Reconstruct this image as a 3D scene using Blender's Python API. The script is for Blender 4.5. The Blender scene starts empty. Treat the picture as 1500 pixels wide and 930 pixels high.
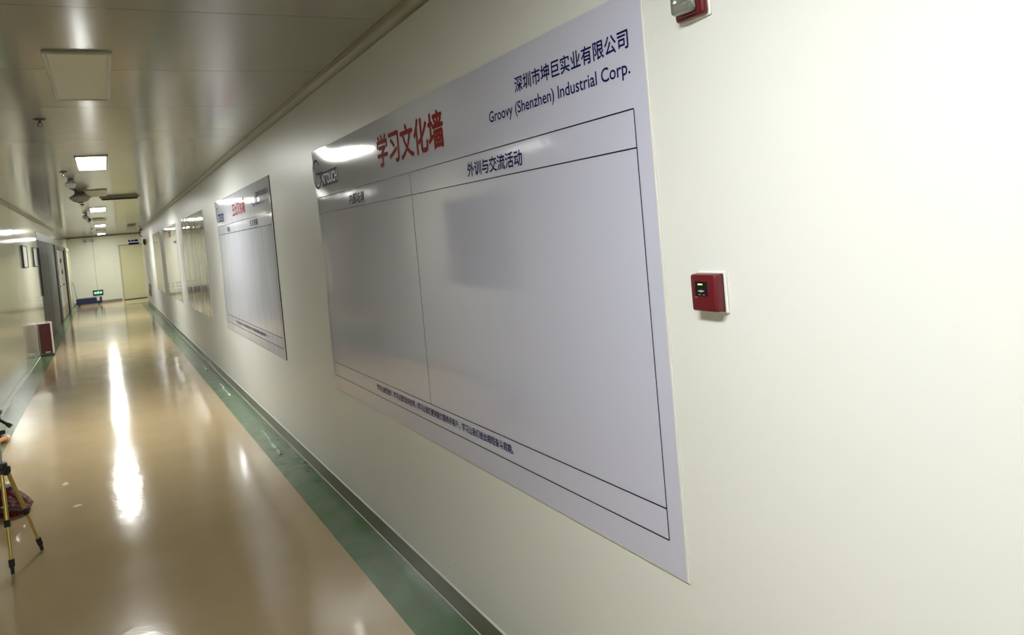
import bpy, bmesh, math, random
from mathutils import Vector, Matrix
random.seed(7)
C = bpy.context.scene.collection
SC = bpy.context.scene

# ------------------------------------------------------------------ camera
cam_d = bpy.data.cameras.new('camera')
cam = bpy.data.objects.new('camera', cam_d); C.objects.link(cam)
FPX = 1150.0
cam_d.sensor_fit = 'HORIZONTAL'; cam_d.sensor_width = 36.0
cam_d.lens = FPX / 1500 * 36.0
cam_d.shift_x = 0.0; cam_d.shift_y = -97.5 / 1500
cam_d.clip_start = 0.05; cam_d.clip_end = 200
ax = Vector((0.883206, -0.094902, 0.459284)); ay = Vector((-0.460542, 0.009493, 0.887587)); az = Vector((-0.088594, -0.995441, -0.035322))
R3 = Matrix(((ax[0], -ax[1], -ax[2]), (ay[0], -ay[1], -ay[2]), (az[0], -az[1], -az[2])))
cam.matrix_world = Matrix.Translation((0, 0, 1.849)) @ R3.to_4x4()
SC.camera = cam

# ------------------------------------------------------------------ world, exposure
w = bpy.data.worlds.new('world'); SC.world = w; w.use_nodes = True
w.node_tree.nodes['Background'].inputs[0].default_value = (0.02, 0.02, 0.02, 1)
w.node_tree.nodes['Background'].inputs[1].default_value = 1.0
SC.view_settings.view_transform = 'Standard'; SC.view_settings.look = 'None'
SC.view_settings.gamma = 1.0; SC.view_settings.use_curve_mapping = False
SC.view_settings.exposure = 1.5
LAMP = 34.0            # radiance of the lit ceiling panels
LAMP_COL = (0.98, 0.992, 0.955)
LAMP_NEAR = 27.5       # the fitting right over the viewer gives a little less

# ------------------------------------------------------------------ key measures (metres)
XR, XL = 1.351, -1.335         # wall faces
ZC = 2.89                      # ceiling
Y0, Y1 = -10.0, 38.3           # back and far end walls
YR = 34.0                      # right wall stops here (side passage)
K = 1.041

# ------------------------------------------------------------------ materials
def mat(name, col, rough=0.5, metal=0.0, spec=0.5, coat=0.0, coat_rough=0.1, bumps=(), var=0.0, var_scale=2.0, col2=None,
        vstretch=(1, 1, 1), emit=0.0, emit_col=None, trans=0.0, rvar=0.0):
    m = bpy.data.materials.new(name); m.use_nodes = True
    nt = m.node_tree; b = nt.nodes['Principled BSDF']
    b.inputs['Base Color'].default_value = (*col, 1); b.inputs['Roughness'].default_value = rough
    b.inputs['Metallic'].default_value = metal; b.inputs['Specular IOR Level'].default_value = spec
    b.inputs['Coat Weight'].default_value = coat; b.inputs['Coat Roughness'].default_value = coat_rough
    b.inputs['Transmission Weight'].default_value = trans
    if emit:
        b.inputs['Emission Color'].default_value = (*(emit_col or col), 1); b.inputs['Emission Strength'].default_value = emit
    tc = None
    def coords(st):
        nonlocal tc
        if tc is None: tc = nt.nodes.new('ShaderNodeNewGeometry')
        mp = nt.nodes.new('ShaderNodeMapping'); mp.inputs['Scale'].default_value = st
        nt.links.new(tc.outputs['Position'], mp.inputs['Vector']); return mp.outputs[0]
    if var or col2:
        n = nt.nodes.new('ShaderNodeTexNoise'); n.inputs['Scale'].default_value = var_scale; n.inputs['Detail'].default_value = 6
        nt.links.new(coords(vstretch), n.inputs['Vector'])
        mx = nt.nodes.new('ShaderNodeMix'); mx.data_type = 'RGBA'
        c2 = col2 or tuple(c * (1 - var) for c in col)
        mx.inputs['A'].default_value = (*col, 1); mx.inputs['B'].default_value = (*c2, 1)
        rp = nt.nodes.new('ShaderNodeMapRange'); rp.inputs[1].default_value = .35; rp.inputs[2].default_value = .65
        nt.links.new(n.outputs['Fac'], rp.inputs[0]); nt.links.new(rp.outputs[0], mx.inputs['Factor'])
        nt.links.new(mx.outputs['Result'], b.inputs['Base Color'])
        if rvar:
            rr = nt.nodes.new('ShaderNodeMapRange'); rr.inputs[1].default_value = .3; rr.inputs[2].default_value = .7
            rr.inputs[3].default_value = rough; rr.inputs[4].default_value = rough + rvar
            nt.links.new(n.outputs['Fac'], rr.inputs[0]); nt.links.new(rr.outputs[0], b.inputs['Roughness'])
    prev = None
    for (scale, dist, st) in bumps:
        n = nt.nodes.new('ShaderNodeTexNoise'); n.inputs['Scale'].default_value = scale; n.inputs['Detail'].default_value = 1.5
        nt.links.new(coords(st), n.inputs['Vector'])
        bp = nt.nodes.new('ShaderNodeBump'); bp.inputs['Strength'].default_value = 1.0; bp.inputs['Distance'].default_value = dist
        nt.links.new(n.outputs['Fac'], bp.inputs['Height'])
        if prev: nt.links.new(prev, bp.inputs['Normal'])
        prev = bp.outputs[0]
    if prev:
        nt.links.new(prev, b.inputs['Normal'])
        if coat: nt.links.new(prev, b.inputs['Coat Normal'])
    return m

M = {}
M['wall'] = mat('white_wall_paint', (.735, .75, .735), rough=.37, spec=.35, var=.02, var_scale=1.2, bumps=[(1.3, .003, (1, 1, .35)), (14, .0003, (1, 1, 1))])
M['wall_left'] = mat('glossy_steel_panel', (.52, .52, .43), rough=.12, spec=.65, bumps=[(1.0, .002, (1, .6, .6))])
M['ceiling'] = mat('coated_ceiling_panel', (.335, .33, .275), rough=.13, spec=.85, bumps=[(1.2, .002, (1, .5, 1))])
M['joint'] = mat('dark_joint', (.12, .115, .09), rough=.6)
M['cove'] = mat('aluminium_cove', (.25, .245, .19), rough=.32, metal=.3)
M['skirt'] = mat('dull_metal_skirting', (.13, .12, .08), rough=.3, spec=.45)
M['bead'] = mat('sealant_bead', (.80, .79, .74), rough=.4)
M['floor'] = mat('beige_epoxy', (.465, .345, .19), rough=.09, spec=.5, var=.10, var_scale=1.5, rvar=.05,
                 bumps=[(2.2, .0018, (1, 1, 1)), (13, .0007, (1, 1, 1)), (70, .00028, (1, 1, 1))])
M['green'] = mat('green_epoxy', (.06, .145, .052), rough=.15, spec=.42, col2=(.10, .155, .08), var_scale=5, rvar=.1, bumps=[(3, .0015, (1, 1, 1)), (90, .00015, (1, 1, 1))])
M['endwall'] = mat('cream_end_wall', (.74, .755, .63), rough=.35, var=.03)
M['cream'] = mat('cream_door_paint', (.60, .585, .36), rough=.4)
M['cream_frame'] = mat('cream_frame_paint', (.62, .60, .45), rough=.35)
M['grey_door'] = mat('grey_steel_door', (.085, .085, .078), rough=.5, spec=.15, bumps=[(1.2, .002, (1, 1, .4))])
M['black'] = mat('black_plastic', (.012, .012, .014), rough=.4)
M['slot'] = mat('grey_slot', (.12, .115, .09), rough=.6, spec=.2)
M['dark'] = mat('dark_grey_frame', (.035, .035, .032), rough=.35)
M['white'] = mat('white_plastic', (.78, .78, .75), rough=.35)
M['door_white'] = mat('white_door_paint', (.88, .88, .84), rough=.5, spec=.3)
M['steel'] = mat('brushed_steel', (.6, .6, .58), rough=.28, metal=1)
M['lamp_frame'] = mat('lamp_frame_paint', (.50, .48, .39), rough=.35)
M['lamp_on'] = mat('lit_diffuser', (1, 1, 1), rough=.5, emit=LAMP, emit_col=LAMP_COL)
M['lamp_off'] = mat('unlit_diffuser', (.80, .77, .62), rough=.45)
M['sheet'] = mat('glossy_print_film', (.56, .57, .72), rough=.075, spec=.6, bumps=[(1.0, .006, (1, 1.1, .45)), (5.0, .0006, (1, 1.3, .35))])
M['sheet_far'] = mat('glossy_print_film_wavy', (.62, .64, .72), rough=.07, spec=.6, bumps=[(1.3, .010, (1, 1.4, .3)), (7.0, .0028, (1, 1.3, .3))])  # lighter than the nearest film: lamp light and reflection put into its colour
M['sheet_clear'] = mat('glossy_cream_sheet', (.52, .52, .46), rough=.06, spec=.7, bumps=[(1.3, .010, (1, 1.3, .3)), (6.0, .0014, (1, 1.3, .3))])
M['board_edge'] = mat('board_edge', (.72, .72, .68), rough=.4)
M['board_edge_dark'] = mat('board_edge_dark', (.07, .07, .06), rough=.4)
M['ink_blue'] = mat('navy_ink', (.008, .010, .085), rough=.55, spec=.04, bumps=[(1.0, .006, (1, 1.1, .45))])
M['ink_red'] = mat('red_ink', (.26, .018, .014), rough=.55, spec=.04, bumps=[(1.0, .006, (1, 1.1, .45))])
M['ink_black'] = mat('black_ink', (.012, .012, .03), rough=.2, spec=.35, bumps=[(1.0, .006, (1, 1.1, .45))])
M['ink_white'] = mat('pale_ink', (.36, .38, .43), rough=.45)
M['red'] = mat('red_alarm_plastic', (.12, .007, .013), rough=.3, spec=.5, bumps=[(120, .0001, (1, 1, 1))])
M['red_box'] = mat('dark_red_steel', (.085, .007, .008), rough=.35)
M['pink_edge'] = mat('pale_box_edge', (.62, .50, .46), rough=.4)
M['screen'] = mat('black_display', (.006, .008, .007), rough=.12)
M['led'] = mat('yellow_led', (.7, .75, .3), emit=.6)
M['clear'] = mat('clear_lens', (.75, .80, .78), rough=.06, trans=.85)
M['reflector'] = mat('strobe_reflector', (.55, .57, .55), rough=.18, metal=.9)
M['grey_dome'] = mat('grey_dome_plastic', (.40, .40, .375), rough=.45)
M['gold'] = mat('gold_anodised_tube', (.62, .45, .12), rough=.3, metal=.55)
M['rubber'] = mat('black_rubber', (.015, .015, .016), rough=.6)
M['bag'] = mat('red_plastic_bag', (.13, .009, .013), rough=.22, spec=.7, bumps=[(22, .006, (1, 1, 1))])
M['bag_dark'] = mat('dark_bag_lining', (.03, .012, .012), rough=.4)
M['orange'] = mat('orange_sleeve', (.66, .24, .10), rough=.4)
M['cart_blue'] = mat('navy_cart_deck', (.012, .016, .07), rough=.4)
M['green_sign'] = mat('green_exit_panel', (.0, .12, .06), rough=.3, emit=.09, emit_col=(.0, .5, .22))
M['sign_white'] = mat('lit_sign_mark', (.8, 1, .9), emit=.6, emit_col=(.75, 1, .85))
M['film'] = mat('crumpled_clear_tape', (.52, .62, .54), rough=.12, spec=.8, trans=.2)
M['paper'] = mat('white_notice_sheet', (.62, .63, .60), rough=.3)
M['glass_dark'] = mat('dark_window_glass', (.03, .03, .033), rough=.06, spec=.6)
M['mark'] = mat('pale_mark', (.58, .50, .38), rough=.3)

# ------------------------------------------------------------------ mesh helpers
class MB:
    def __init__(s): s.bm = bmesh.new()
    def box(s, a, b, bevel=0.0, seg=1):
        lo = Vector([min(a[i], b[i]) for i in range(3)]); hi = Vector([max(a[i], b[i]) for i in range(3)])
        r = bmesh.ops.create_cube(s.bm, size=1.0); vs = r['verts']
        for v in vs: v.co = Vector([(lo[i] + hi[i]) / 2 + v.co[i] * (hi[i] - lo[i]) for i in range(3)])
        if bevel > 0:
            es = list({e for v in vs for e in v.link_edges})
            bmesh.ops.bevel(s.bm, geom=es, offset=bevel, segments=seg, profile=.5, affect='EDGES', clamp_overlap=True)
        return s
    def tube(s, p, q, r1, r2=None, n=14, cap=True):
        p, q = Vector(p), Vector(q); r2 = r1 if r2 is None else r2
        d = (q - p); L = d.length; rot = d.to_track_quat('Z', 'Y').to_matrix().to_4x4()
        bmesh.ops.create_cone(s.bm, cap_ends=cap, segments=n, radius1=r1, radius2=r2, depth=L,
                              matrix=Matrix.Translation((p + q) / 2) @ rot)
        return s
    def lathe(s, prof, c, axis='Z', n=20):
        # prof: list of (r, h) from bottom to top along axis
        rings = []
        for r, h in prof:
            ring = []
            for k in range(n):
                t = 2 * math.pi * k / n; x, y = r * math.cos(t), r * math.sin(t)
                p = {'Z': (x, y, h), 'X': (h, x, y), 'Y': (x, h, y)}[axis]
                ring.append(s.bm.verts.new((c[0] + p[0], c[1] + p[1], c[2] + p[2])))
            rings.append(ring)
        for a, b in zip(rings, rings[1:]):
            for k in range(n): s.bm.faces.new((a[k], a[(k + 1) % n], b[(k + 1) % n], b[k]))
        s.bm.faces.new(rings[0][::-1]); s.bm.faces.new(rings[-1]); return s
    def prism(s, pts, axis, a, b):
        # polygon pts in the other two axes extruded along axis from a to b
        def P(u, v, h): return {'Y': (u, h, v), 'X': (h, u, v), 'Z': (u, v, h)}[axis]
        A = [s.bm.verts.new(P(u, v, a)) for u, v in pts]; B = [s.bm.verts.new(P(u, v, b)) for u, v in pts]
        n = len(pts)
        for k in range(n): s.bm.faces.new((A[k], A[(k + 1) % n], B[(k + 1) % n], B[k]))
        s.bm.faces.new(A[::-1]); s.bm.faces.new(B); return s
    def path(s, pts, r, n=10):
        for p, q in zip(pts, pts[1:]): s.tube(p, q, r, n=n)
        return s
    def ring(s, c, R, r, axis='X', n=18, m=8, a0=0, a1=2 * math.pi):
        full = abs(a1 - a0 - 2 * math.pi) < 1e-6; rings = []
        cnt = n if full else n + 1
        for i in range(cnt):
            t = a0 + (a1 - a0) * i / n; row = []
            for j in range(m):
                f = 2 * math.pi * j / m; u = (R + r * math.cos(f)) * math.cos(t); v = (R + r * math.cos(f)) * math.sin(t); h = r * math.sin(f)
                p = {'X': (h, u, v), 'Y': (u, h, v), 'Z': (u, v, h)}[axis]
                row.append(s.bm.verts.new((c[0] + p[0], c[1] + p[1], c[2] + p[2])))
            rings.append(row)
        for i in range(n):
            a, b = rings[i], rings[(i + 1) % cnt]
            for j in range(m): s.bm.faces.new((a[j], a[(j + 1) % m], b[(j + 1) % m], b[j]))
        return s
    def mesh(s, name, m, smooth=None):
        bmesh.ops.recalc_face_normals(s.bm, faces=s.bm.faces)
        me = bpy.data.meshes.new(name); s.bm.to_mesh(me); s.bm.free(); me.materials.append(m)
        if smooth is not None:
            for p in me.polygons: p.use_smooth = True
            me.set_sharp_from_angle(angle=math.radians(smooth))
        return me

def link(name, me, parent=None, loc=None):
    o = bpy.data.objects.new(name, me); C.objects.link(o)
    if loc is not None: o.location = loc
    if parent is not None:
        o.parent = parent
    return o
def part(name, mb, m, parent, smooth=None, label=None):
    o = link(name, mb.mesh(name, m, smooth), parent)
    if label: o['label'] = label
    return o
def structure(name, mb=None, m=None, loc=(0, 0, 0), label=None, cat=None, smooth=None):
    o = link(name, mb.mesh(name, m, smooth) if mb else None, None, loc)
    o['kind'] = 'structure'
    if label: o['label'] = label
    if cat: o['category'] = cat
    return o
def thing(name, label, cat, loc, group=None, rotz=0.0):
    o = link(name, None, None, loc); o.rotation_euler = (0, 0, rotz); o['label'] = label; o['category'] = cat
    if group: o['group'] = group
    o.empty_display_size = .1
    return o
def dup(root, loc, label, group=None):
    r = root.copy(); C.objects.link(r); r.location = loc; r['label'] = label
    if group: r['group'] = group
    for ch in list(root.children):
        c = ch.copy(); C.objects.link(c); c.parent = r
        for g in list(ch.children):
            d = g.copy(); C.objects.link(d); d.parent = c
    return r

def film_lift(u, v):
    """how far the film stands off its board; it lifts a little towards the free far edge and top corner"""
    d = .006 * max(0, (u - .9) / .1) ** 2 * (0.5 + .5 * math.sin(v * 9))
    return d + .012 * max(0, (u - .86) / .14) ** 2 * max(0, (v - .82) / .18) ** 1.5
PW, PZ0, PZ1 = 3.73, .81, 2.462
def drape(me, wdt=PW):
    for v in me.vertices: v.co.x -= film_lift(min(1, v.co.y / wdt), min(1, v.co.z / (PZ1 - PZ0)))
def glyphs(body, weight):
    cu = bpy.data.curves.new('glyph', 'FONT'); cu.body = body; cu.size = 1.0; cu.offset = weight; cu.resolution_u = 3
    t = bpy.data.objects.new('glyph_tmp', cu); C.objects.link(t)
    dg = bpy.context.evaluated_depsgraph_get(); dg.update()
    me = bpy.data.meshes.new_from_object(t.evaluated_get(dg)); bpy.data.objects.remove(t); bpy.data.curves.remove(cu)
    return me
def embolden(me, w):
    """heavier strokes: the glyph repeated a stroke-width around itself"""
    if w <= 0: return me
    bm = bmesh.new(); bm.from_mesh(me); base = list(bm.verts) + list(bm.edges) + list(bm.faces)
    for i, (dx, dy) in enumerate(((w, 0), (-w, 0), (0, w), (0, -w))):
        g = bmesh.ops.duplicate(bm, geom=base)['geom']
        for v in g:
            if isinstance(v, bmesh.types.BMVert): v.co.x += dx; v.co.y += dy; v.co.z += .00002 * (i + 1)
    bm.to_mesh(me); bm.free(); return me
def text_mesh(name, body, m, y0, y1, z0, z1, x, parent, weight=0.0, split=False):
    """lettering on the right wall: reads from high y (y0) to low y (y1), between heights z0 and z1 (parent space)"""
    if split: mes = [(embolden(glyphs(ch, 0), weight), i * 1.0) for i, ch in enumerate(body)]
    else:
        cjk = ord(body[0]) > 0x2000
        mes = [(embolden(glyphs(body, 0), weight) if cjk else glyphs(body, weight), 0)]
    xs = [v.co.x + o for me, o in mes for v in me.vertices]; ys = [v.co.y for me, o in mes for v in me.vertices]
    sx = (y0 - y1) / (max(xs) - min(xs)); sz = (z1 - z0) / (max(ys) - min(ys)); mx, my = min(xs), min(ys)
    for me, o in mes:
        for v in me.vertices: v.co = (x - v.co.z, y0 - (v.co.x + o - mx) * sx, z0 + (v.co.y - my) * sz)
        drape(me); me.materials.clear(); me.materials.append(m); me.name = name
        ob = link(name, me, parent)
        if not split: ob['kind'] = 'stuff'

# ------------------------------------------------------------------ STRUCTURE
fl = structure('floor', MB().box((XL - .1, Y0, -.12), (2.8, Y1 + .1, 0)), M['floor'], label='glossy beige epoxy corridor floor')
part('border_band', MB().box((1.101, Y0, 0), (XR, YR, .0006)), M['green'], fl, label='green epoxy band along the poster wall')
part('border_band', MB().box((XL, Y0, 0), (-1.09, 37.0, .0006)), M['green'], fl, label='green epoxy band along the left wall')
part('border_band', MB().box((.62, YR, 0), (XR, YR + .9, .0006)), M['green'], fl, label='green patch painting a floor reflection at the far corner')  # no real border here: green reflection on the floor put in as colour
part('sealant_bead', MB().tube((XR - .006, Y0, .002), (XR - .006, YR, .002), .0022, n=6), M['bead'], fl, smooth=40)
part('sealant_bead', MB().tube((XL + .006, Y0, .002), (XL + .006, 20.8, .002), .005, n=6), M['bead'], fl, smooth=40)

wr = structure('wall_right', MB().box((XR, Y0, 0), (XR + .12, YR, ZC)), M['wall'], label='white painted wall carrying the posters')
structure('wall_recess', MB().box((2.7, YR - .6, 0), (2.8, Y1, ZC)).box((XR + .12, YR - .6, 0), (2.7, YR - .5, ZC)), M['endwall'], label='wall of the side passage beyond the posters')
we = structure('wall_end', MB().box((XL - .1, Y1 + .012, 0), (2.8, Y1 + .1, ZC)), M['joint'], label='pale panelled wall closing the corridor')
for a, b, z0 in ((XL, -.402, 0), (-.392, .56, 0), (.56, 1.70, 2.45), (1.70, 2.70, 0)):
    part('wall_panel', MB().box((a, Y1, z0), (b, Y1 + .012, ZC)), M['endwall'], we)
structure('wall_back', MB().box((XL - .1, Y0 - .1, 0), (XR + .1, Y0, ZC)), M['wall'])
wl = structure('wall_left', MB().box((XL - .1, Y0, 0), (XL, 20.85, ZC)).box((XL - .1, 27.68, 0), (XL, 28.3, ZC))
               .box((XL - .1, 33.2, 0), (XL, 34.6, ZC)).box((XL - .1, 37.4, 0), (XL, Y1, ZC))
               .box((XL - .1, 20.85, 2.45), (XL, 27.68, ZC)).box((XL - .1, 28.3, 2.42), (XL, 33.2, ZC)).box((XL - .1, 34.6, 2.42), (XL, 37.4, ZC)),
               M['wall_left'], label='glossy steel panelled wall')
# ceiling of transverse panels with recessed joints
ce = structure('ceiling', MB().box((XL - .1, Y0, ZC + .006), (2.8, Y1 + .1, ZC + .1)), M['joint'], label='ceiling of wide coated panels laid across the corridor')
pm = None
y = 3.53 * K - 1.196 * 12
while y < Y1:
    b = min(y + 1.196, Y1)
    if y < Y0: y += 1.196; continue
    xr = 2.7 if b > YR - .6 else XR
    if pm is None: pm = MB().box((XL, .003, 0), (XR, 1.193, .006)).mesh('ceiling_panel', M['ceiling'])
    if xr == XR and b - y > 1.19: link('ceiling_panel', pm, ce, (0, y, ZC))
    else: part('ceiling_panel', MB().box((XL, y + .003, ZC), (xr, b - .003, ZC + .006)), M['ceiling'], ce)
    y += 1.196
link('ceiling_panel', MB().box((XL, Y0, ZC), (XR, 3.53 * K - 1.196 * 11 - .003 if 3.53 * K - 1.196 * 11 > Y0 else Y0 + .01, ZC + .006)).mesh('ceiling_panel', M['ceiling']), ce)

# coves between wall and ceiling (concave profile with two lips)
def cove(sign, xw):
    pts = []; Rr = .040
    pts.append((xw, ZC)); pts.append((xw, ZC - .047)); pts.append((xw - sign * .006, ZC - .047))
    for k in range(9):
        t = math.pi / 2 * k / 8
        pts.append((xw - sign * (.006 + Rr * (1 - math.cos(t))), ZC - .043 + .036 * math.sin(t)))
    pts += [(xw - sign * .050, ZC - .009), (xw - sign * .052, ZC - .006), (xw - sign * .058, ZC - .006), (xw - sign * .058, ZC)]
    return pts
structure('trim_1', MB().prism(cove(1, XR), 'Y', Y0, YR), M['cove'], label='aluminium cove between poster wall and ceiling', smooth=30)
structure('trim_2', MB().prism(cove(-1, XL), 'Y', Y0, 27.6), M['cove'], label='aluminium cove between left wall and ceiling', smooth=30)
structure('trim_3', MB().box((XL, Y1 - .04, ZC - .05), (2.7, Y1, ZC), .01), M['cove'], label='cove above the end wall')
br = structure('baseboard_right', MB().prism([(XR, 0), (XR - .005, 0), (XR - .004, .03), (XR - .003, .105), (XR - .0045, .1085), (XR, .1085)], 'Y', Y0, YR), M['skirt'], label='dull olive metal skirting under the poster wall')
part('sealant_bead', MB().prism([(XR, .1085), (XR - .0045, .1085), (XR - .003, .115), (XR, .119)], 'Y', Y0, YR), M['bead'], br)
structure('baseboard_left', MB().box((XL, Y0, 0), (XL + .005, 20.8, .10), .0015), M['wall_left'], label='steel skirting under the left wall')
structure('baseboard_end', MB().box((XL, Y1 - .008, 0), (.52, Y1, .09), .002), M['cove'], label='skirting under the end wall')

# ------------------------------------------------------------------ doors
d1 = structure('door_1', None, None, (XL, 20.85, 0), 'wide grey steel sliding door in the left wall')
part('door_frame', MB().box((-.04, 0, 2.43), (.006, 6.83, 2.62), .002).box((-.04, 6.70, 0), (.03, 6.83, 2.43), .004), M['dark'], d1)
for k in range(4):
    lf = part('door_leaf', MB().box((-.035, .03 + k * 1.668, .02), (-.004 - .004 * (k % 2), .03 + (k + 1) * 1.668 - .012, 2.43), .004), M['grey_door'], d1)
    if k == 0: part('handle', MB().box((-.006, .05, 1.14), (.035, .13, 2.25), .008, 2), M['black'], lf, label='long black pull strip')
d2 = structure('door_2', None, None, (XL, 28.3, 0), 'white door in a black frame in the left wall')
part('door_frame', MB().box((-.05, -.6, 0), (.04, 0, 2.42), .004).box((-.05, 4.75, 0), (.05, 4.9, 2.42), .004).box((-.05, 0, 2.30), (.04, 4.75, 2.42), .004), M['dark'], d2)
for a, b in ((.03, 2.36), (2.39, 4.72)):
    lf = part('door_leaf', MB().box((-.04, a, .02), (.004, b, 2.29), .004), M['door_white'], d2)
    part('hinge', MB().box((.004, b - .16, 1.86), (.03, b - .04, 2.0), .004), M['black'], lf)
    part('lock_case', MB().box((.004, a + .1, 1.48), (.03, a + .35, 1.62), .004), M['black'], lf)
    part('handle', MB().tube((.03, a + .15, 1.12), (.03, a + .42, 1.12), .018).tube((.003, a + .16, 1.12), (.032, a + .16, 1.12), .02), M['black'], lf)
    part('kick_plate', MB().box((.004, a + .06, .05), (.008, b - .06, .42), .001), M['steel'], lf)
d3 = structure('door_3', None, None, (XL, 34.6, 0), 'cream framed door beside the end wall')
part('door_frame', MB().box((-.05, 0, 0), (.05, .12, 2.42), .004).box((-.05, 2.68, 0), (.05, 2.8, 2.42), .004).box((-.05, .12, 2.30), (.05, 2.68, 2.42), .004), M['cream_frame'], d3)
lf = part('door_leaf', MB().box((-.03, .13, .02), (.012, 2.67, 2.29), .004), M['cream_frame'], d3)
for z in (.4, 1.15, 1.95):
    part('hinge', MB().tube((.03, .15, z - .07), (.03, .15, z + .07), .022, n=10), M['steel'], lf)
part('handle', MB().tube((.012, 2.5, 1.05), (.06, 2.5, 1.05), .012).tube((.06, 2.52, 1.05), (.06, 2.36, 1.05), .012), M['steel'], lf)
d4 = structure('door_4', None, None, (.60, Y1, 0), 'olive cream door in the end wall')
part('door_frame', MB().box((-.05, -.012, 0), (0, .04, 2.45), .003).box((1.05, -.012, 0), (1.10, .04, 2.45), .003).box((0, -.012, 2.39), (1.05, .04, 2.45), .003), M['cream_frame'], d4)
part('door_gap', MB().box((0, .004, .02), (.014, .02, 2.39)).box((.014, .004, 2.374), (1.05, .02, 2.39)), M['dark'], d4)
lf = part('door_leaf', MB().box((.016, .004, .03), (1.042, .045, 2.372), .003), M['cream'], d4)
part('handle', MB().box((.93, -.004, 1.02), (.97, .006, 1.16), .004).tube((.95, .005, 1.10), (.95, -.05, 1.10), .011).tube((.96, -.05, 1.10), (.82, -.05, 1.10), .011), M['steel'], lf)
part('lock_cylinder', MB().tube((.955, .006, 1.30), (.955, -.012, 1.30), .026), M['steel'], lf)
part('hinge', MB().tube((.012, -.004, 2.28), (.30, -.004, 2.28), .012, n=8), M['steel'], lf)
part('threshold', MB().box((0, -.03, 0), (1.05, .04, .022), .004), M['dark'], d4)
w1 = structure('window_1', None, None, (XL, 7.62, 1.17), 'dark glazed inspection window in the left wall')
part('window_frame', MB().box((0, -.05, -.05), (.012, 1.92, 0), .002).box((0, -.05, .99), (.012, 1.92, 1.04), .002).box((0, -.05, 0), (.012, 0, .99), .002).box((0, 1.87, 0), (.012, 1.92, .99), .002), M['dark'], w1)
part('pane', MB().box((.001, 0, 0), (.006, 1.87, .99)), M['glass_dark'], w1)

# ------------------------------------------------------------------ ceiling lights
def make_light(kind, loc, label, group):
    t = thing('ceiling_light', label, 'light', loc, group)
    Lx, Ly = .31, 1.30
    fr = MB()
    wv = .022
    fr.box((0, 0, -.014), (Lx, wv, 0), .003).box((0, Ly - wv, -.014), (Lx, Ly, 0), .003)
    fr.box((0, wv, -.014), (wv, Ly - wv, 0), .003).box((Lx - wv, wv, -.014), (Lx, Ly - wv, 0), .003)
    part('frame', fr, M['lamp_frame'], t)
    part('diffuser', MB().box((wv, wv, -.010), (Lx - wv, Ly - wv, -.002)), M['lamp_on'] if kind else M['lamp_off'], t)
    return t
LX = -.172 * K
on = make_light(1, (LX, 8.88, ZC), 'lit white ceiling panel light, nearest of the glowing ones in view', 'lit ceiling panel lights')
dup(on, (LX, 17.7, ZC), 'lit ceiling panel light beyond the dark slot diffuser, second glowing one along the corridor')
dup(on, (LX, 26.4, ZC), 'small lit ceiling panel light, third glowing one along the corridor')
dup(on, (LX, 35.2, ZC), 'farthest lit ceiling panel light, just before the end wall')
near = dup(on, (LX, .02, ZC), 'lit ceiling panel light overhead the viewer, outside the picture')
for ch in near.children:
    if ch.name.startswith('diffuser'):
        ch.data = ch.data.copy(); nm = M['lamp_on'].copy(); nm.name = 'lit_diffuser_overhead'
        nm.node_tree.nodes['Principled BSDF'].inputs['Emission Strength'].default_value = LAMP_NEAR; ch.data.materials[0] = nm
dup(on, (LX, -8.8, ZC), 'lit ceiling panel light far behind the viewer, outside the picture')
off = make_light(0, (LX, 4.445, ZC), 'large unlit beige ceiling panel light, nearest overhead at upper left', 'unlit ceiling panel lights')
dup(off, (LX, 13.2, ZC), 'unlit ceiling panel light just before the dark slot diffuser')
dup(off, (LX, 22.2, ZC), 'unlit ceiling panel light between the second and third glowing ones')
dup(off, (LX, 30.8, ZC), 'unlit ceiling panel light between the third and farthest glowing ones')

# ------------------------------------------------------------------ sprinklers
def sprinkler(loc, label):
    t = thing('sprinkler', label, 'sprinkler', loc, 'sprinklers in a row along the ceiling')
    part('escutcheon', MB().lathe([(.016, -.012), (.030, -.010), (.042, -.003), (.043, 0)], (0, 0, 0), n=18), M['black'], t, 35)
    part('body', MB().tube((0, 0, -.012), (0, 0, -.028), .008, n=8).ring((0, 0, -.038), .015, .0022, 'Y', 14, 6), M['dark'], t, 35)
    part('bulb', MB().tube((0, 0, -.028), (0, 0, -.05), .003, n=8), M['steel'], t)
    part('deflector', MB().lathe([(.003, -.056), (.013, -.055), (.013, -.053), (.003, -.052)], (0, 0, 0), n=12), M['dark'], t)
    return t
sp = sprinkler((-.318, 6.55, ZC), 'nearest black pendent sprinkler, left of the unlit overhead panel')
for (yy, xx, lb) in ((10.35, -.325, 'second black sprinkler, just left of the nearest glowing panel light'),
                     (13.0, -.275, 'sprinkler between the two grey ceiling domes'),
                     (16.5, -.27, 'sprinkler just beyond the larger grey ceiling dome'),
                     (19.6, -.28, 'sprinkler above the small tilted grey camera'),
                     (23.8, -.28, 'sprinkler between the small tilted camera and the farthest one'),
                     (29.2, -.275, 'farthest tiny sprinkler near the end of the ceiling')):
    dup(sp, (xx, yy, ZC), lb)
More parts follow.
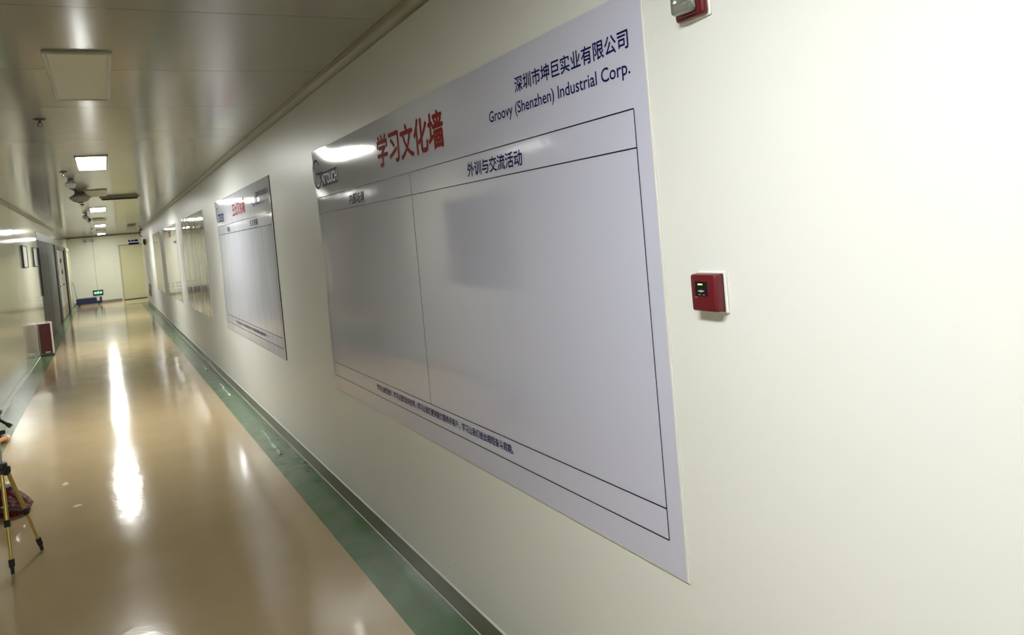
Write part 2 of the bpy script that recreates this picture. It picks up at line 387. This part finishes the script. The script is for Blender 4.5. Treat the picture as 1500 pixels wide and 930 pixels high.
# domes
def dome(name, label, cat, loc, R, h, group=None):
    t = thing(name, label, cat, loc, group)
    part('mount', MB().lathe([(R * .42, -.22 * h), (R * .5, 0)], (0, 0, 0), n=12), M['dark'], t)
    part('housing', MB().lathe([(R * .35, -h), (R * .62, -h * .93), (R, -h * .55), (R * .97, -h * .45), (R * .6, -h * .2), (R * .35, -h * .12)], (0, 0, 0), n=10), M['grey_dome'], t, 20)
    part('lens_ring', MB().lathe([(R * .22, -h * 1.08), (R * .30, -h)], (0, 0, 0), n=12), M['black'], t)
    return t
dome('smoke_detector', 'smaller grey faceted ceiling dome left of the nearest glowing panel light', 'detector', (-.285, 11.35, ZC), .07, .115)
dome('dome_camera', 'larger grey faceted ceiling dome beside the second unlit panel light', 'camera', (-.24, 13.55, ZC), .145, .15)
t = thing('bullet_camera', 'small tilted grey bullet camera on the ceiling beyond the larger dome', 'camera', (-.27, 19.9, ZC))
part('bracket', MB().tube((0, 0, 0), (0, 0, -.05), .02, n=10), M['dark'], t)
part('housing', MB().tube((-.04, .06, -.05), (.05, -.08, -.13), .045, n=12), M['grey_dome'], t, 35)
part('lens', MB().tube((.05, -.08, -.13), (.068, -.108, -.146), .03, n=12), M['black'], t)
# slot diffuser
t = thing('slot_diffuser', 'dark narrow slot diffuser set across the ceiling right of the panel lights', 'air vent', (.05, 14.9, ZC))
part('slot', MB().box((0, 0, -.05), (.55, .05, -.004), .004), M['slot'], t)
part('frame', MB().box((-.03, -.01, -.02), (.58, .06, 0), .004), M['lamp_frame'], t)
t = thing('ceiling_vent', 'small square louvred ceiling vent near the end wall above the door', 'air vent', (.76, 27.4, ZC))
part('frame', MB().box((0, 0, -.012), (.24, .022, 0)).box((0, 2.2, -.012), (.24, 2.222, 0)).box((0, .022, -.012), (.02, 2.2, 0)).box((.22, .022, -.012), (.24, 2.2, 0)), M['cove'], t)
for k in range(8):
    part('slat', MB().box((.03 + .024 * k, .03, -.012), (.042 + .024 * k, 2.19, -.002)), M['dark'], t)
t = thing('cable_bracket', 'black bracket with drooping cable at the top of the poster wall far end', 'bracket', (XR, 32.6, ZC - .03))
part('arm', MB().box((-.10, 0, -.05), (0, .08, 0), .006), M['black'], t)
part('cable', MB().path([(-.08, .04, -.05), (-.12, .03, -.16), (-.09, -.05, -.26), (-.01, -.1, -.28)], .012, 8), M['black'], t)

# ------------------------------------------------------------------ posters
def board(y0, label, m, wdt=PW, edge='board_edge', sub=True):
    t = thing('wall_poster', label, 'poster', (XR, y0, PZ0), 'large glossy posters on the right wall')
    h = PZ1 - PZ0
    part('backing_board', MB().box((-.006, 0, 0), (0, wdt, h), .0012), M[edge], t)
    bm = bmesh.new(); nx, nz = 90, 40; g = []
    for i in range(nx + 1):
        row = []
        for j in range(nz + 1):
            u, v = i / nx, j / nz
            yy, zz = .006 + u * (wdt - .008), .004 + v * (h - .008)
            x = -.0068
            x -= film_lift(yy / PW, zz / h)
            row.append(bm.verts.new((x, yy, zz)))
        g.append(row)
    for i in range(nx):
        for j in range(nz): bm.faces.new((g[i][j], g[i][j + 1], g[i + 1][j + 1], g[i + 1][j]))
    me = bpy.data.meshes.new('printed_film'); bm.to_mesh(me); bm.free(); me.materials.append(m)
    for p in me.polygons: p.use_smooth = True
    link('printed_film', me, t)
    return t
XI = -.0078
def rule(t, y0, z0, y1, z1, wd=.0042, x=XI, m='ink_black'):
    bm = bmesh.new(); n = 40; prev = None
    for i in range(n + 1):
        u = i / n; yy = y0 + (y1 - y0) * u; zz = z0 + (z1 - z0) * u
        if abs(z0 - z1) < 1e-6: q = [(x, yy, zz - wd / 2), (x, yy, zz + wd / 2)]
        else: q = [(x, yy + wd / 2, zz), (x, yy - wd / 2, zz)]
        row = [bm.verts.new(c) for c in q]
        if prev: bm.faces.new((prev[0], row[0], row[1], prev[1]))
        prev = row
    me = bpy.data.meshes.new('frame_line'); bm.to_mesh(me); bm.free(); me.materials.append(M[m]); drape(me)
    link('frame_line', me, t)
def letters(t, y0, body, m, ya, yb, za, zb, weight, name):
    # ya > yb, given in corridor metres; converted to poster space
    return text_mesh(name, body, M[m], ya - y0, yb - y0, za - PZ0, zb - PZ0, XI, t, weight, split=name in ('title_character', 'company_character', 'heading_character'))
def logo(t, y0, ya, za, s=1.0):
    # an open letter G hooked round a dark block with pale letters
    o = y0; k = s
    g = MB()
    cy, cz = ya - o - .075 * k, za - PZ0
    n = 22; pts = []
    for i in range(n + 1):
        a = math.radians(35 + (345 - 35) * i / n)
        pts.append((cy - .072 * k * math.cos(a), cz + .075 * k * math.sin(a)))
    bm = g.bm; vo = []; vi = []
    for i, (py, pz) in enumerate(pts):
        wd = (.006 + .010 * math.sin(math.pi * i / n)) * k
        dy, dz = py - cy, pz - cz; L = math.hypot(dy, dz)
        vo.append(bm.verts.new((XI - .0006, py + dy / L * wd / 2, pz + dz / L * wd / 2)))
        vi.append(bm.verts.new((XI - .0006, py - dy / L * wd / 2, pz - dz / L * wd / 2)))
    for i in range(n): bm.faces.new((vo[i], vo[i + 1], vi[i + 1], vi[i]))
    g.box((XI - .0006, cy - .10 * k, cz - .004 * k), (XI + .0006, cy + .012 * k, cz + .008 * k))
    drape(part('logo_letter', g, M['ink_blue'], t).data)
    bm2 = bmesh.new(); rows = []
    for i in range(25):
        u = i / 24
        za_, zb_ = cz + .004 * k, cz - .074 * k
        rows.append([bm2.verts.new((XI - .0002, (cy - .03 * k - .055 * k * w_) + ((cy - .385 * k) - (cy - .03 * k - .055 * k * w_)) * u, za_ + (zb_ - za_) * w_)) for w_ in (0, .25, .5, .75, 1)])
    for a, b in zip(rows, rows[1:]):
        for q in range(4): bm2.faces.new((a[q], b[q], b[q + 1], a[q + 1]))
    me = bpy.data.meshes.new('logo_block'); bm2.to_mesh(me); bm2.free(); me.materials.append(M['ink_blue']); drape(me)
    link('logo_block', me, t)
    text_mesh('logo_lettering', 'NTOUCH', M['ink_white'], cy - .085 * k, cy - .375 * k, cz - .064 * k, cz - .008 * k, XI - .0008, t, .02)
Y = 1.713
p1 = board(Y, 'nearest and largest looking poster, bluish grey with a big red Chinese title', M['sheet'])
yl, yr = 5.395 - Y, 1.784 - Y
rule(p1, yr, 2.137 - PZ0, 5.443 - .03 - Y, 2.137 - PZ0); rule(p1, yr, 2.028 - PZ0, yl, 2.028 - PZ0)
rule(p1, yr, 1.002 - PZ0, yl, 1.002 - PZ0); rule(p1, yr, .911 - PZ0, yl, .911 - PZ0)
rule(p1, yr, .911 - PZ0, yr, 2.137 - PZ0, .004); rule(p1, yl, .911 - PZ0, yl, 2.137 - PZ0, .004)
rule(p1, 3.597 - Y, 1.002 - PZ0, 3.597 - Y, 2.137 - PZ0, .0036)
letters(p1, Y, '学习文化墙', 'ink_red', 4.06, 3.135, 2.203, 2.375, .028, 'title_character')
letters(p1, Y, '深圳市坤巨实业有限公司', 'ink_blue', 2.464, 1.783, 2.306, 2.363, .018, 'company_character')
letters(p1, Y, 'Groovy (Shenzhen) Industrial Corp.', 'ink_blue', 2.687, 1.785, 2.222, 2.277, .011, 'company_lettering')
letters(p1, Y, '外训与交流活动', 'ink_blue', 2.928, 2.455, 2.050, 2.110, .020, 'heading_character')
letters(p1, Y, '内部培训', 'ink_blue', 4.668, 4.372, 2.047, 2.112, .016, 'heading_character')
letters(p1, Y, '学习让我们进步，学习让我们走向世界，学习让我们更有能力服务好客户，学习让我们彼此缩短奋斗周期。', 'ink_blue', 4.466, 2.735, .943, .981, .020, 'footer_lettering')
logo(p1, Y, 5.462, 2.296, 1.25)
Y = 7.13
p2 = board(Y, 'second poster along the wall, bluish grey with red title under a bright glare', M['sheet_far'], edge='board_edge_dark')
yl, yr = 10.72 - Y, 7.20 - Y
for zz in (2.137, 2.028, 1.002, .905): rule(p2, yr, zz - PZ0, yl, zz - PZ0, .006)
for yy in (yl, yr): rule(p2, yy, .905 - PZ0, yy, 2.137 - PZ0, .006)
letters(p2, Y, '生日文化墙', 'ink_red', 9.45, 8.55, 2.203, 2.375, .024, 'title_character')
letters(p2, Y, '深圳市坤巨实业有限公司', 'ink_blue', 7.87, 7.22, 2.310, 2.367, .018, 'company_character')
letters(p2, Y, 'Groovy (Shenzhen) Industrial Corp.', 'ink_blue', 8.10, 7.22, 2.226, 2.277, .004, 'company_lettering')
letters(p2, Y, '寿星', 'ink_blue', 10.01, 9.78, 2.045, 2.105, .02, 'heading_character')
letters(p2, Y, '生日祝福', 'ink_blue', 8.35, 7.88, 2.053, 2.113, .02, 'heading_character')
letters(p2, Y, '学习让我们进步，学习让我们走向世界，学习让我们更有能力服务好客户。', 'ink_blue', 10.02, 8.01, .935, .975, .02, 'footer_lettering')
logo(p2, Y, 10.78, 2.28, 1.25)
p3 = board(12.48, 'third poster along the wall, a blank glossy cream sheet without a title', M['sheet_clear'], 3.62)
Y = 17.5
p4 = board(Y, 'fourth poster along the wall, pale glossy sheet with a faint red title', M['sheet_clear'], 3.75)
letters(p4, Y, '文化墙', 'ink_red', 19.6, 18.9, 2.21, 2.36, .02, 'title_character')
letters(p4, Y, '深圳市坤巨实业有限公司', 'ink_blue', 18.3, 17.62, 2.05, 2.11, .018, 'heading_character')
p5 = board(22.8, 'fifth and farthest poster, a narrow looking pale sheet near the corridor end', M['sheet_clear'], 3.4)

# ------------------------------------------------------------------ alarm call point and strobe
t = thing('fire_call_point', 'red square fire alarm call point on the white wall right of the nearest poster', 'fire alarm', (XR, 1.525, 1.632))
part('back_plate', MB().box((-.007, -.052, -.052), (0, .049, .052), .002), M['white'], t)
part('housing', MB().box((-.036, -.047, -.047), (-.005, .047, .047), .007, 3), M['red'], t, 35)
sc = part('display', MB().box((-.0372, -.017, -.008), (-.035, .028, .029), .001), M['screen'], t)
q = MB()
for k in range(4): q.box((-.0378, .0155 - k * .0042, .0205), (-.0370, .0122 - k * .0042, .0235))
part('display_marks', q, M['led'], sc)
q = MB()
for k in range(3): q.box((-.0378, .016 - k * .003, .004), (-.0370, .0142 - k * .003, .0065)); q.box((-.0378, .003 - k * .003, .004), (-.0370, .0012 - k * .003, .0065))
q.box((-.0378, .0065, .002), (-.0370, .0045, .0085)); q.box((-.0378, .015, -.0045), (-.0370, .009, -.0035)); q.box((-.0378, -.001, -.0045), (-.0370, -.007, -.0035))
part('display_marks', q, M['paper'], sc)
part('test_slot', MB().box((-.0372, .022, -.0125), (-.0355, .031, -.0095), .0005), M['steel'], t)
part('housing_seam', MB().box((-.0125, -.0474, -.0474), (-.0105, .0474, .0474)), M['black'], t)

t = thing('alarm_strobe', 'red wall alarm strobe with clear lens, above the call point at the picture top', 'fire alarm', (XR, 1.512, 2.31))
part('back_plate', MB().box((-.006, -.058, -.002), (0, .058, .16), .002), M['white'], t)
part('housing', MB().box((-.024, -.055, .002), (-.005, .052, .156), .009, 3), M['red'], t, 40)
part('lens_bezel', MB().box((-.028, -.042, .009), (-.022, .034, .146), .004, 2), M['red'], t, 40)
part('reflector', MB().prism([(-.028, .018), (-.046, .036), (-.030, .054), (-.030, .10), (-.046, .118), (-.028, .132)], 'Y', -.032, .024), M['reflector'], t)
part('lens', MB().box((-.056, -.038, .012), (-.027, .030, .140), .009, 2), M['clear'], t, 30)

# ------------------------------------------------------------------ far right wall bits
t = thing('alarm_bell', 'dark red round alarm bell on the far end of the poster wall', 'alarm bell', (XR, 30.2, 2.33))
part('bracket', MB().box((-.03, -.05, -.03), (0, 1.4, .03), .006), M['bead'], t)
part('gong', MB().lathe([(.02, -.12), (.07, -.115), (.10, -.09), (.105, -.03), (.04, -.02)], (0, 0, 0), 'X', 18), M['red_box'], t, 35)
t = thing('junction_box', 'grey box with a black socket low on the far poster wall', 'electrical box', (XR, 30.6, .42))
part('housing', MB().box((-.05, -.3, 0), (0, .3, .42), .006), M['cove'], t)
part('socket', MB().box((-.06, -.12, .06), (-.045, .14, .24), .005), M['black'], t)

# ------------------------------------------------------------------ end wall bits
def e(x, z): return (x, Y1, z)
t = thing('door_sign', 'small two line dark blue sign above the cream door', 'sign', e(1.19, 2.50))
part('plate', MB().box((-.21, -.012, -.11), (.21, 0, .11), .003), M['paper'], t)
part('sign_band', MB().box((-.20, -.014, -.105), (.21, -.011, -.03)), M['ink_blue'], t)
part('sign_band', MB().box((-.20, -.014, .02), (.19, -.011, .06)).box((-.20, -.014, .06), (-.13, -.011, .10)).box((-.07, -.014, .06), (0, -.011, .095)).box((.05, -.014, .06), (.17, -.011, .10)), M['ink_blue'], t)
t = thing('card_reader', 'black card reader on the wall right of the cream door', 'card reader', e(1.765, 1.57))
part('housing', MB().box((-.055, -.03, -.12), (.055, 0, .12), .008, 2), M['black'], t)
part('keypad', MB().box((-.03, -.034, -.08), (.03, -.029, .03), .003), M['grey_dome'], t)
t = thing('exit_sign', 'green running man exit sign low on the end wall above the blue cart', 'exit sign', e(-.385, .44))
part('housing', MB().box((-.20, -.03, -.115), (.20, 0, .115), .006), M['black'], t)
face = part('panel', MB().box((-.165, -.033, -.075), (.165, -.029, .075)), M['green_sign'], t)
part('arrow', MB().prism([(-.15, 0), (-.10, .04), (-.10, .015), (-.06, .015), (-.06, -.015), (-.10, -.015), (-.10, -.04)], 'Y', -.036, -.033), M['sign_white'], face)
part('arrow', MB().prism([(.15, 0), (.10, .04), (.10, .015), (.06, .015), (.06, -.015), (.10, -.015), (.10, -.04)], 'Y', -.036, -.033), M['sign_white'], face)
part('running_man', MB().lathe([(.006, -.036), (.011, -.035), (.006, -.033)], (.012, 0, .052), 'Y', 10)
     .prism([(-.012, .04), (.012, .036), (.034, .016), (.028, .010), (.010, .022), (.004, .0), (.022, -.018), (.014, -.05), (.004, -.048), (.008, -.022), (-.012, -.012), (-.026, -.042), (-.042, -.046), (-.04, -.038), (-.024, -.03), (-.010, .022), (-.026, .014), (-.034, -.004), (-.04, .0), (-.03, .024)], 'Y', -.036, -.033), M['sign_white'], face)
t = thing('emergency_light', 'white twin head emergency light high on the end wall', 'emergency light', e(-.545, 2.62))
part('housing', MB().box((-.14, -.07, -.10), (.14, 0, .03), .012, 2), M['bead'], t)
for s in (-1, 1):
    part('lamp_head', MB().lathe([(.03, -.13), (.075, -.12), (.07, -.05), (.03, -.02)], (s * .125, 0, .07), 'Y', 14), M['clear'], t, 40)
# platform cart
t = thing('platform_cart', 'navy blue platform cart with upright grey handle against the end wall', 'cart', (-1.20, 36.9, 0))
part('deck', MB().box((0, 0, .06), (.95, .62, .31), .02, 2), M['cart_blue'], t)
part('tag', MB().box((.76, -.004, .17), (.86, .001, .33)), M['paper'], t)
part('handle', MB().path([(.03, .08, .34), (-.05, .08, 1.0), (-.05, .54, 1.0), (.03, .54, .34)], .022), M['grey_dome'], t, 40)
for x in (.10, .82):
    for yy in (.08, .54):
        wv = part('wheel', MB().tube((x - .02, yy, .06), (x + .02, yy, .06), .06, n=16), M['rubber'], t, 40)
        part('fork', MB().box((x - .035, yy - .02, .06), (x - .025, yy + .02, .135)).box((x + .025, yy - .02, .06), (x + .035, yy + .02, .135)), M['steel'], wv)

# ------------------------------------------------------------------ left side things
def notice(yy, wd, label):
    t = thing('notice_frame', label, 'notice', (XL, yy, 1.82), 'framed notices on the left wall')
    part('frame', MB().box((0, 0, 0), (.03, .03, .42), .002).box((0, wd - .03, 0), (.03, wd, .42), .002).box((0, .03, 0), (.03, wd - .03, .02), .002).box((0, .03, .40), (.03, wd - .03, .42), .002), M['dark'], t)
    part('sheet', MB().box((.002, .03, .02), (.018, wd - .03, .40)), M['paper'], t)
notice(16.85, .92, 'framed notice on the left wall, the nearer of the two')
notice(19.3, 1.05, 'framed notice on the left wall beside the grey door')
t = thing('extinguisher_cabinet', 'dark red fire extinguisher cabinet on the floor against the left wall', 'fire cabinet', (-1.325, 18.5, 0))
part('body', MB().box((0, .006, .03), (.232, .30, .67), .004), M['pink_edge'], t)
dr = part('door', MB().box((.016, -.008, .045), (.216, .008, .655), .003), M['red_box'], t)
part('handle', MB().box((.07, -.022, .53), (.15, -.007, .55), .004), M['black'], dr)
part('label_plate', MB().box((.09, -.011, .065), (.18, -.007, .09)), M['paper'], dr)
part('base', MB().box((-.004, -.006, 0), (.245, .306, .032), .003), M['black'], t)
part('top_latch', MB().box((.13, .02, .67), (.20, .12, .70), .006), M['steel'], t)

# tripod
TC = Vector((-.695, 5.83, 0))
t = thing('tripod', 'yellow gold surveying tripod with black joints at the left picture edge', 'tripod', TC)
feet = [Vector((-.67, 5.62, 0)) - TC, Vector((-.538, 5.961, 0)) - TC]
third = -(feet[0] + feet[1]); third = third.normalized() * .235
hub = Vector((0, 0, .60))
part('centre_post', MB().tube((0, 0, .34), (0, 0, .94), .012), M['steel'], t, 40)
part('hub', MB().tube((0, 0, .565), (0, 0, .64), .042, .034, 16).box((-.05, -.02, .57), (.05, .02, .615), .008).box((-.02, -.05, .57), (.02, .05, .615), .008), M['black'], t, 40)
part('collar', MB().tube((0, 0, .80), (0, 0, .84), .024).tube((0, 0, .83), (.045, .0, .83), .012), M['black'], t, 40)
part('head', MB().tube((0, 0, .90), (0, 0, .95), .03).box((-.04, -.04, .95), (.04, .04, .965), .004).tube((.02, 0, .91), (.07, -.02, .87), .009).tube((.062, -.017, .878), (.078, -.022, .86), .014, .012), M['black'], t, 40)
part('laser_level', MB().box((-.04, -.035, .966), (.02, .035, 1.06), .012, 2), M['black'], t, 40)
for f in (feet[0], feet[1], third):
    d = f.normalized(); top = hub + d * .035 + Vector((0, 0, -.015)); ft = f + Vector((0, 0, .02))
    v = ft - top; side = Vector((-d.y, d.x, 0))
    mid = top + v * .52; low = top + v * .90
    lg = MB()
    lg.tube(top, mid, .0125, n=12); lg.tube(top + side * .0, mid, .012, n=10)
    L1 = part('leg', lg, M['gold'], t, 40)
    part('lower_tube', MB().tube(mid, low, .009, n=12), M['gold'], L1, 40)
    part('clamp', MB().tube(mid - v * .035, mid + v * .035, .020, .018, 8), M['black'], L1)
    part('foot', MB().tube(low - v * .02, low + v * .055, .017, .016, 8).tube(low + v * .04, f + Vector((0, 0, .004)), .012, .010, 10), M['rubber'], L1, label='black rubber foot')
    part('brace', MB().tube(Vector((0, 0, .345)), mid + v * .0, .0055, n=8), M['black'], t)
part('brace_collar', MB().tube((0, 0, .33), (0, 0, .365), .022), M['black'], t, 40)

# crumpled red bag behind the tripod
bm = bmesh.new(); bmesh.ops.create_icosphere(bm, subdivisions=4, radius=1.0)
from mathutils import noise
for v in bm.verts:
    p = v.co.copy(); n = noise.noise(p * 1.7) * .28 + noise.noise(p * 5) * .10 + noise.noise(p * 11) * .04
    p *= (1 + n)
    p = Vector((p.x * .155, p.y * .13, p.z * .115 + .085))
    if p.x > .02: p.z *= max(.35, 1 - (p.x - .02) * 4.5)
    p.z = max(p.z, 0); v.co = p
me = bpy.data.meshes.new('crumpled_bag'); bm.to_mesh(me); bm.free(); me.materials.append(M['bag'])
for p in me.polygons: p.use_smooth = True
t = thing('crumpled_bag', 'dark red crumpled plastic bag on the floor behind the tripod', 'bag', (-.80, 7.02, 0))
link('body', me, t)
part('opening', MB().lathe([(.03, .10), (.065, .13), (.07, .19), (.055, .215)], (-.03, -.01, 0), n=14), M['bag_dark'], t, 40)
# orange tube
t = thing('orange_handle', 'short orange sleeve lying on the green band edge at the left picture edge', 'tool', (-1.10, 9.98, 0))
part('sleeve', MB().path([(-.22, -.28, .03), (-.09, -.12, .032), (-.01, -.01, .036)], .029, 12), M['orange'], t, 40)
part('end_ring', MB().tube((-.014, -.016, .036), (.006, .008, .037), .033, n=14), M['pink_edge'], t, 40)
part('lower_strip', MB().path([(-.20, -.28, .010), (-.02, -.06, .010)], .009, 8), M['black'], t)

# crumpled clear tape on the green band, pale flat marks on the floor
def tape(x0, y0, x1, y1, wd, label, seed):
    rnd = random.Random(seed); bm = bmesh.new(); n = 14; rows = []
    for i in range(n + 1):
        u = i / n; cx = x0 + (x1 - x0) * u + rnd.uniform(-.008, .008); cy = (y1 - y0) * u
        ww = wd * rnd.uniform(.35, 1)
        rows.append([bm.verts.new((cx - x0 - ww / 2, cy, .0008)), bm.verts.new((cx - x0 + rnd.uniform(-.3, .3) * ww, cy, rnd.uniform(.004, .022))), bm.verts.new((cx - x0 + ww / 2, cy, .0008))])
    for a, b in zip(rows, rows[1:]):
        for j in range(2): bm.faces.new((a[j], a[j + 1], b[j + 1], b[j]))
    me = bpy.data.meshes.new('tape_strip'); bm.to_mesh(me); bm.free(); me.materials.append(M['film'])
    sm = link('tape_strip', me, None, (x0, y0, .0008)); sm['label'] = label; sm['category'] = 'tape'; sm['group'] = 'crumpled tape on the green band'
    md = sm.modifiers.new('thick', 'SOLIDIFY'); md.thickness = .0006
tape(1.21, 7.1, 1.235, 8.15, .04, 'crumpled clear tape on the green band under the second poster, nearest strip', 1)
tape(1.23, 10.4, 1.24, 11.5, .03, 'crumpled clear tape on the green band, middle strip under the second poster far end', 2)
tape(1.24, 12.9, 1.235, 13.9, .035, 'crumpled clear tape on the green band below the third poster', 3)
def mark(x, y, sx, sy, label):  # thin flat pale shape just above the beige floor
    b = MB().prism([(-sx, -sy * .3), (-sx * .3, -sy), (sx, -sy * .5), (sx * .7, sy * .6), (-sx * .2, sy)], 'Z', 0, .001)
    o = link('floor_mark', b.mesh('floor_mark', M['mark']), None, (x, y, .0002)); o['label'] = label; o['category'] = 'mark'; o['group'] = 'pale marks on the beige floor'
mark(-.47, 7.6, .025, .06, 'pale scrap on the beige floor right of the red bag, the farther one')
mark(-.36, 6.85, .035, .03, 'pale scrap on the beige floor right of the tripod, the nearer one')
part('screw_hole', MB().tube((XR - .001, 3.579, .193), (XR + .001, 3.579, .193), .003, n=8), M['black'], wr)
